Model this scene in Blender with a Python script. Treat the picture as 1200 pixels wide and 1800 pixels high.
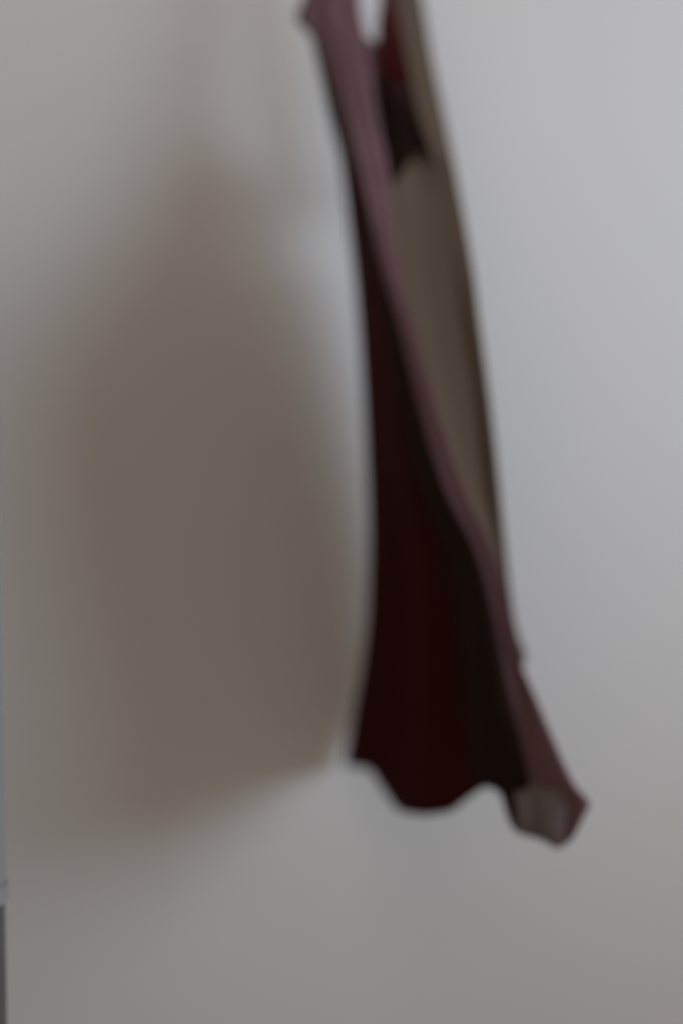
import bpy, bmesh, math, random
from mathutils import Vector, Matrix, noise

scene = bpy.context.scene
for o in list(bpy.data.objects):
    bpy.data.objects.remove(o)
C = scene.collection

# ------------------------------------------------------------------ camera
CAM_Y = -1.55            # the wall stands at y = 0
LENS, SENSOR = 50.0, 36.0
ROLL = math.radians(-0.95)
cam = bpy.data.cameras.new('camera')
cam_o = bpy.data.objects.new('camera', cam)
C.objects.link(cam_o)
cam.sensor_fit = 'VERTICAL'
cam.sensor_height = SENSOR
cam.sensor_width = 24.0
cam.lens = LENS
cam.clip_end = 50
cam_o.matrix_world = (Matrix.Translation((0, CAM_Y, 0)) @ Matrix.Rotation(math.pi / 2, 4, 'X')
                      @ Matrix.Rotation(ROLL, 4, 'Z'))
cam.dof.use_dof = True
cam.dof.focus_distance = 0.79      # focus missed: it lies well in front of the dress
cam.dof.aperture_fstop = 1.8
cam.dof.aperture_blades = 0
scene.camera = cam_o

# ------------------------------------------------------------------ light
world = bpy.data.worlds.new('World')
scene.world = world
world.use_nodes = True
bg = world.node_tree.nodes['Background']
bg.inputs[0].default_value = (1.0, 0.83, 0.67, 1)     # warm light of the room behind
bg.inputs[1].default_value = 0.22

win = bpy.data.lights.new('window_light', 'AREA')     # the cool window to the right
win.shape = 'RECTANGLE'
win.size, win.size_y = 1.8, 1.1
win.spread = math.radians(62)
win.energy = 6.6
win.color = (0.745, 0.86, 1.0)
win_o = bpy.data.objects.new('window_light', win)
C.objects.link(win_o)
win_o.location = (2.05, -1.50, 0.63)
win_o.rotation_euler = (Vector((0.30, 0, 0.35)) - win_o.location).to_track_quat('-Z', 'Y').to_euler()

lamp = bpy.data.lights.new('warm_fill', 'AREA')    # added warm fill from above, no such source in view
lamp.shape = 'SQUARE'
lamp.size = 1.8
lamp.energy = 6.8
lamp.color = (1.0, 0.83, 0.66)
lamp_o = bpy.data.objects.new('warm_fill', lamp)
C.objects.link(lamp_o)
lamp_o.location = (-0.3, -1.5, 1.9)
lamp_o.rotation_euler = (Vector((-0.1, 0, 0.3)) - lamp_o.location).to_track_quat('-Z', 'Y').to_euler()

vs = scene.view_settings
vs.view_transform = 'Standard'
vs.look = 'None'
vs.exposure = 0
vs.gamma = 1
vs.use_curve_mapping = False

# ------------------------------------------------------------------ helpers
K = SENSOR / 1800 / LENS
cr, sr = math.cos(ROLL), math.sin(ROLL)


def at(px, py, d):
    """point that stands d metres off the wall"""
    dist = -CAM_Y - d
    x, z = (px - 600) * K * dist, (900 - py) * K * dist
    return Vector((x * cr - z * sr, -d, x * sr + z * cr))


def table(pts):
    """smooth (monotone cubic) curve through (t, value) pairs"""
    xs = [p[0] for p in pts]
    ys = [p[1] for p in pts]
    n = len(xs)
    dl = [(ys[i + 1] - ys[i]) / (xs[i + 1] - xs[i]) for i in range(n - 1)]
    m = [dl[0]] + [0 if dl[i - 1] * dl[i] <= 0 else 2 * dl[i - 1] * dl[i] / (dl[i - 1] + dl[i])
                   for i in range(1, n - 1)] + [dl[-1]]

    def f(t):
        if t <= xs[0]:
            return ys[0] + (t - xs[0]) * m[0]
        if t >= xs[-1]:
            return ys[-1] + (t - xs[-1]) * m[-1]
        i = 0
        while t > xs[i + 1]:
            i += 1
        h = xs[i + 1] - xs[i]
        u = (t - xs[i]) / h
        return ((1 + 2 * u) * (1 - u) ** 2 * ys[i] + u * (1 - u) ** 2 * h * m[i]
                + u * u * (3 - 2 * u) * ys[i + 1] + u * u * (u - 1) * h * m[i + 1])
    return f


def lerp(a, b, t):
    return a + (b - a) * t


def sheet(name, nu, nv, fn, mat, parent, thick=0.0012, offset=0):
    """cloth sheet: fn(u, v) -> (px, py, d)"""
    vs_, fs = [], []
    for j in range(nv + 1):
        for i in range(nu + 1):
            vs_.append(at(*fn(i / nu, j / nv)))
    for j in range(nv):
        for i in range(nu):
            a = j * (nu + 1) + i
            fs.append((a, a + 1, a + nu + 2, a + nu + 1))
    me = bpy.data.meshes.new(name)
    me.from_pydata(vs_, [], fs)
    me.shade_smooth()
    me.materials.append(mat)
    o = bpy.data.objects.new(name, me)
    C.objects.link(o)
    s = o.modifiers.new('thickness', 'SOLIDIFY')
    s.thickness = thick
    s.offset = offset
    o.parent = parent
    if parent:
        o.matrix_parent_inverse = parent.matrix_world.inverted()
    return o


def mesh_obj(name, bm, mat, parent=None, smooth=False):
    me = bpy.data.meshes.new(name)
    bmesh.ops.recalc_face_normals(bm, faces=bm.faces)
    bm.to_mesh(me)
    bm.free()
    if smooth:
        me.shade_smooth()
    me.materials.append(mat)
    o = bpy.data.objects.new(name, me)
    C.objects.link(o)
    o.parent = parent
    if parent:
        o.matrix_parent_inverse = parent.matrix_world.inverted()
    return o


def empty(name, loc):
    o = bpy.data.objects.new(name, None)
    C.objects.link(o)
    o.location = loc
    o.empty_display_size = 0.05
    bpy.context.view_layer.update()
    return o


def prism(bm, prof, z0, z1):
    a = [bm.verts.new((x, y, z0)) for x, y in prof]
    b = [bm.verts.new((x, y, z1)) for x, y in prof]
    n = len(prof)
    for i in range(n):
        bm.faces.new((a[i], a[(i + 1) % n], b[(i + 1) % n], b[i]))
    bm.faces.new(a)
    bm.faces.new(list(reversed(b)))


def lathe(bm, prof, axis_o, n=24):
    """revolve (radius, distance off the wall) round an axis square to the wall"""
    rings = []
    for r, d in prof:
        rings.append([bm.verts.new((axis_o.x + r * math.cos(2 * math.pi * k / n), -d,
                                    axis_o.z + r * math.sin(2 * math.pi * k / n))) for k in range(n)])
    for p, q in zip(rings, rings[1:]):
        for k in range(n):
            bm.faces.new((p[k], p[(k + 1) % n], q[(k + 1) % n], q[k]))
    bm.faces.new(rings[0])
    bm.faces.new(list(reversed(rings[-1])))


# ------------------------------------------------------------------ materials
def material(name, col, rough=0.8, var=0.0, scale=20.0, bump=0.0, bscale=300.0,
             sheen=0.0, sheen_tint=(1, 1, 1, 1), spec=0.3, stretch=(1, 1, 1), trans=0.0):
    m = bpy.data.materials.new(name)
    m.use_nodes = True
    nt = m.node_tree
    n, l = nt.nodes, nt.links
    b = n['Principled BSDF']
    b.inputs['Roughness'].default_value = rough
    b.inputs['Specular IOR Level'].default_value = spec
    b.inputs['Sheen Weight'].default_value = sheen
    b.inputs['Sheen Roughness'].default_value = 0.4
    b.inputs['Sheen Tint'].default_value = sheen_tint
    tc = n.new('ShaderNodeTexCoord')
    mp = n.new('ShaderNodeMapping')
    mp.inputs['Scale'].default_value = stretch
    l.new(tc.outputs['Object'], mp.inputs['Vector'])
    no = n.new('ShaderNodeTexNoise')
    no.inputs['Scale'].default_value = scale
    no.inputs['Detail'].default_value = 5
    l.new(mp.outputs['Vector'], no.inputs['Vector'])
    rp = n.new('ShaderNodeValToRGB')
    rp.color_ramp.elements[0].position = 0.3
    rp.color_ramp.elements[1].position = 0.7
    rp.color_ramp.elements[0].color = tuple(c * (1 - var) for c in col) + (1,)
    rp.color_ramp.elements[1].color = tuple(min(1, c * (1 + var)) for c in col) + (1,)
    l.new(no.outputs['Fac'], rp.inputs['Fac'])
    l.new(rp.outputs['Color'], b.inputs['Base Color'])
    if bump:
        n2 = n.new('ShaderNodeTexNoise')
        n2.inputs['Scale'].default_value = bscale
        n2.inputs['Detail'].default_value = 3
        l.new(mp.outputs['Vector'], n2.inputs['Vector'])
        bp = n.new('ShaderNodeBump')
        bp.inputs['Strength'].default_value = bump
        bp.inputs['Distance'].default_value = 0.002
        l.new(n2.outputs['Fac'], bp.inputs['Height'])
        l.new(bp.outputs['Normal'], b.inputs['Normal'])
    if trans:
        tr = n.new('ShaderNodeBsdfTranslucent')
        tr.inputs['Color'].default_value = (col[0] * 3, col[1], col[2], 1)
        mx = n.new('ShaderNodeMixShader')
        mx.inputs[0].default_value = trans
        l.new(b.outputs[0], mx.inputs[1])
        l.new(tr.outputs[0], mx.inputs[2])
        l.new(mx.outputs[0], n['Material Output'].inputs['Surface'])
    return m


M_wall = material('wall_paint', (0.78, 0.775, 0.775), 0.75, 0.012, 3.0, 0.10, 260.0)
M_white = material('white_gloss_paint', (0.40, 0.41, 0.43), 0.6, 0.02, 8.0)
M_grey = material('grey_skirting_paint', (0.15, 0.147, 0.142), 0.6, 0.05, 12.0)
M_burg = material('burgundy_cloth', (0.045, 0.0088, 0.0088), 0.95, 0.2, 9.0, 0.25, 700.0, 0.0,
                  (0.7, 0.5, 0.55, 1), 0.03, (1, 1, 0.25), 0.06)
M_shaded = material('shaded_cloth', (0.023, 0.0135, 0.0105), 0.95, 0.2, 12.0, 0.25, 700.0, 0.0,
                  (1, 1, 1, 1), 0.03, (1, 1, 0.25))  # shade of the turned-away cloth and the interior, as a dark colour
M_lit_mauve = material('lit_mauve_cloth', (0.165, 0.092, 0.108), 0.8, 0.10, 14.0, 0.25, 700.0, 0.15,
                   (0.8, 0.7, 0.8, 1), 0.15, (1, 1, 0.2))  # burgundy under window light, its cool sheen put into the colour
M_olive = material('olive_brown_cloth', (0.098, 0.069, 0.048), 0.85, 0.12, 14.0, 0.25, 700.0, 0.1,
                   (0.9, 0.8, 0.75, 1), 0.12, (1, 1, 0.15))
M_lining = material('red_lining_cloth', (0.19, 0.034, 0.050), 0.8, 0.15, 20.0, 0.2, 700.0, 0.05,
                    (0.8, 0.6, 0.6, 1), 0.1, (1, 1, 0.3))
M_lit_hem = material('lit_hem_cloth', (0.165, 0.146, 0.148), 0.8, 0.25, 45.0, 0.25, 700.0, 0.1,
                 (0.8, 0.8, 0.8, 1), 0.12)  # paler grey stands for light caught by the curled hem
M_wood = material('varnished_wood', (0.20, 0.11, 0.05), 0.4, 0.25, 30.0, stretch=(1, 0.15, 1))

# ------------------------------------------------------------------ the setting
bm = bmesh.new()
prism(bm, [(-2.2, 0), (2.2, 0), (2.2, 0.12), (-2.2, 0.12)], -1.6, 1.6)
wall = mesh_obj('wall', bm, M_wall)
wall['kind'] = 'structure'

# white cabinet door standing open nearer the camera, only its edge in view
DD = 0.66
p0 = at(-8, 1100, DD)
xr = p0.x
zb = at(8, 1592, DD).z
door = empty('cabinet_door', (xr - 0.2, -DD, zb))
bm = bmesh.new()
prism(bm, [(xr - 0.45, -DD), (xr - 0.45, -DD + 0.02), (xr - 0.0022, -DD + 0.02), (xr - 0.0022, -DD)], zb + 0.0113, 0.9)
mesh_obj('door_leaf', bm, M_white, door)
bm = bmesh.new()
prism(bm, [(xr - 0.002, -DD - 0.0005), (xr - 0.002, -DD + 0.0205), (xr - 0.0005, -DD + 0.0205), (xr, -DD + 0.019),
           (xr, -DD + 0.001), (xr - 0.0005, -DD - 0.0005)], zb + 0.0113, 0.9)
mesh_obj('edge_strip', bm, M_white, door)
bm = bmesh.new()
prism(bm, [(xr - 0.45, -DD - 0.002), (xr - 0.45, -DD + 0.022), (xr, -DD + 0.022), (xr + 0.0015, -DD + 0.019),
           (xr + 0.0015, -DD + 0.001), (xr, -DD - 0.002)], zb, zb + 0.011)
mesh_obj('bottom_rail', bm, M_white, door)
bm = bmesh.new()
prism(bm, [(xr - 0.45, -DD + 0.001), (xr - 0.45, -DD + 0.018), (xr - 0.001, -DD + 0.018), (xr - 0.001, -DD + 0.001)],
      zb - 0.5, zb - 0.001)
mesh_obj('plinth_board', bm, M_grey, door)
door['label'] = 'upright edge of a white cabinet door above a dark grey plinth board'
door['category'] = 'cabinet door'

# ------------------------------------------------------------------ the dress
L = table([(-250, 585), (-60, 552), (0, 533), (36, 522), (47, 532), (60, 546), (100, 557), (200, 579), (290, 600),
           (400, 613), (500, 624), (650, 635), (800, 643), (950, 648), (1080, 645), (1150, 638), (1250, 622),
           (1345, 604), (1500, 575)])
M = table([(-250, 625), (-60, 628), (0, 631), (100, 649), (200, 662), (320, 686), (400, 694), (467, 702), (567, 727),
           (650, 748), (733, 772), (867, 818), (967, 864), (1050, 889), (1145, 908), (1230, 942), (1310, 976),
           (1380, 1009), (1415, 1036), (1440, 1031), (1490, 1018)])
R = table([(-250, 588), (-60, 556), (0, 538), (36, 530), (60, 555), (100, 575), (200, 605), (260, 621), (333, 639),
           (467, 668), (567, 698), (733, 740), (867, 784), (967, 835), (1050, 860), (1145, 880), (1230, 897),
           (1310, 915), (1415, 935), (1490, 940)])
E = table([(200, 779), (310, 801), (420, 821), (500, 834), (560, 841), (680, 857), (800, 871), (950, 886),
           (1050, 897), (1120, 910), (1146, 921), (1165, 922)])
dL = table([(-250, 0.16), (0, 0.155), (100, 0.145), (200, 0.12), (300, 0.09), (500, 0.055), (800, 0.032),
            (1000, 0.022), (1345, 0.012), (1500, 0.012)])
dR = table([(-250, 0.175), (0, 0.18), (100, 0.19), (200, 0.215), (300, 0.295), (400, 0.37), (500, 0.392), (700, 0.40), (1000, 0.41),
            (1500, 0.425)])
# hem line of the front panel as a share of its width
HEM = [(605, 1345), (650, 1353), (682, 1390), (715, 1427), (750, 1433), (792, 1428), (830, 1400), (860, 1384),
       (882, 1394), (893, 1438), (906, 1462), (960, 1480), (985, 1491), (1014, 1478), (1040, 1416)]

def smooth(a, b, t):
    t = max(0, min(1, (t - a) / (b - a)))
    return t * t * (3 - 2 * t)


SG = 0.56        # share that is burgundy, then a gore with shade put into its olive
SB = 0.80        # the rest is the lit ridge, window sheen put into its mauve colour


def front(s, py):
    """front panel, s = 0 at the side by the wall, 1 at the free edge"""
    l, m, r = L(py), M(py), R(py)
    low = smooth(1150, 1400, py)
    if s < SB:
        t = s / SB
        px = lerp(l, r, t)
        d = lerp(dL(py), dR(py), 1 - (1 - t) ** lerp(1.0, 1.7, smooth(300, 700, py)))
    else:
        t = (s - SB) / (1 - SB)
        px = lerp(r, m, t)
        d = dR(py) + (0.004 + 0.007 * smooth(300, 600, py) + 0.036 * low) * math.sin(math.pi * t * 0.55)
        d += 0.0022 * math.sin(t * 15 + 1) * (1 - smooth(250, 600, py)) * math.sin(math.pi * t)
    # soft vertical folds that open towards the hem
    k = smooth(250, 1400, py)
    d += k * 0.016 * math.sin(s * 17 + py * 0.0012) * math.sin(math.pi * min(1, s * 1.02)) ** 0.6
    d += 0.004 * noise.noise(Vector((s * 6, py * 0.004, 3.1)))
    return px, py, d


def front_uv(s, v):
    # free hem: the lower rows run down to the hem line
    yh = hem_s(s)
    return front(s, lerp(-235, yh, v))


def hem_s(s):
    """hem height at share s, read off the hem line by position across"""
    px = lerp(605, 935, s / SB) if s < SB else lerp(935, 1040, (s - SB) / (1 - SB))
    return HEMX(px)


HEMX = table(HEM)

dress = empty('dress', at(760, 1480, 0.2))
sheet('front_panel', 60, 160, lambda u, v: front_uv(u * SG, v), M_burg, dress)
sheet('shaded_gore', 24, 160, lambda u, v: front_uv(lerp(SG, SB, u), v), M_shaded, dress)  # shade beside the ridge, painted as darker cloth
sheet('lit_ridge', 28, 160, lambda u, v: front_uv(SB + u * (1 - SB), v), M_lit_mauve, dress)  # lit ridge of the front, brightness painted in mauve

# olive back panel: from behind the front's free edge round the side, then back towards the wall
armhole = table([(0.0, 352), (0.12, 322), (0.30, 285), (0.42, 270), (0.55, 268), (1.0, 262)])


fold_d = table([(0, 0), (0.25, -0.035), (0.45, -0.066), (0.62, -0.075), (1.0, -0.076)])


def side(u, v):
    top = armhole(u)
    bot = 1165 + 14 * math.sin(u * 9)
    py = lerp(top, bot, v)
    m, e = M(py), E(py)
    m2 = lerp(m, R(py), 0.35)
    if u < 0.7:
        t = u / 0.7
        px = lerp(m2, e, t)
        d = dR(py) - 0.018 + fold_d(t)
        f = math.sin(t * 13 + py * 0.002) * math.sin(math.pi * t) ** 0.7
        d += 0.0032 * f * smooth(260, 600, py)
    else:
        t = (u - 0.7) / 0.3
        px = lerp(e, lerp(L(py), e, 0.35), t ** 1.4)
        d = lerp(dR(py) - 0.018 + fold_d(1), dL(py) + 0.02, t ** 0.8)
    d += 0.003 * noise.noise(Vector((u * 5, py * 0.005, 8.3)))
    return px, py, d


sheet('side_panel', 80, 110, side, M_olive, dress)


# back panel that closes the dress by the wall
def back(u, v):
    top = lerp(300, 285, u)
    py = lerp(top, lerp(1325, 1160, u), v)
    px = lerp(L(py) + 1, lerp(L(py), E(min(py, 1160)), 0.36), u)
    d = lerp(dL(py) - 0.001, dL(py) + 0.02, u) + 0.004 * math.sin(u * 9) * math.sin(math.pi * u)
    return px, py, d


sheet('back_panel', 40, 90, back, M_burg, dress)

# back strap: olive outside, red lining turned to the inside
SLo = table([(-235, 640), (0, 692), (100, 714), (200, 736), (268, 758), (330, 775)])
SRo = table([(-235, 690), (-60, 727), (0, 741), (100, 758), (200, 779), (310, 801), (400, 816)])


def strap_out(u, v):
    py = lerp(-235, 288, v)
    px = lerp(SLo(py), SRo(py), u)
    d = lerp(0.165, 0.17, smooth(-235, 300, py)) - 0.03 * u + 0.004 * math.sin(u * 5 + py * 0.01) + 0.032 * smooth(120, 285, py)
    return px, py, d


strap = sheet('strap', 24, 70, strap_out, M_olive, dress)
SLi = table([(-235, 634), (0, 669), (40, 663), (100, 662), (160, 678), (200, 698), (240, 722), (275, 744)])


def strap_in(y0, y1):
    def f(u, v):
        py = lerp(y0, y1, v)
        px = lerp(SLi(py), SLo(py) + 4, u)
        d = lerp(0.165, 0.17, smooth(-235, 300, py)) - 0.05 * (1 - u)
        return px, py, d
    return f


sheet('strap_lining', 18, 50, strap_in(-235, 150), M_lining, dress)
sheet('strap_facing', 18, 20, strap_in(150, 272), M_lit_mauve, dress)


# lining seen through the armhole, lit top and dark interior coloured in
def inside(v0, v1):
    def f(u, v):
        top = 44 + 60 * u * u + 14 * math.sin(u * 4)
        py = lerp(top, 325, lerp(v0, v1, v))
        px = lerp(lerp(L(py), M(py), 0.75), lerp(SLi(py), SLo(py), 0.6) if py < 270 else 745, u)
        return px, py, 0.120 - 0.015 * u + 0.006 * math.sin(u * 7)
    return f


sheet('lit_lining_top', 24, 14, inside(0, 0.28), M_lit_mauve, dress)  # upper lining coloured as lit
sheet('shaded_lining', 24, 30, inside(0.28, 1), M_shaded, dress)  # interior shade painted as dark cloth


# turned-up cloth at the lowest hem corner, caught light painted in
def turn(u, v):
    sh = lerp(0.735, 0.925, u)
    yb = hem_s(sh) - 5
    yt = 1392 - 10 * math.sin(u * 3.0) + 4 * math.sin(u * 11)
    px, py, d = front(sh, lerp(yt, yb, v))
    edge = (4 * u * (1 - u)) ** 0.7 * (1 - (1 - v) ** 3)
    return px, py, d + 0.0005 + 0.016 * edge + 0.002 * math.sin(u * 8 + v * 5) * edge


sheet('turned_hem', 28, 20, turn, M_lit_hem, dress)
dress['label'] = 'burgundy and olive brown sleeveless dress hanging in front of the white wall'
dress['category'] = 'dress'

# ------------------------------------------------------------------ peg that carries the straps (above the frame)
p = at(612, -230, 0.12)
peg = empty('wall_peg', (p.x, 0, p.z))
bm = bmesh.new()
lathe(bm, [(0.026, 0.0), (0.026, 0.010), (0.022, 0.014)], p)
mesh_obj('rose', bm, M_wood, peg, True)
bm = bmesh.new()
lathe(bm, [(0.009, 0.012), (0.0085, 0.12), (0.008, 0.165), (0.013, 0.172), (0.015, 0.182), (0.012, 0.192),
           (0.004, 0.196)], p)
mesh_obj('peg_shaft', bm, M_wood, peg, True)
peg['label'] = 'wooden wall peg that the dress straps hang from'
peg['category'] = 'peg'
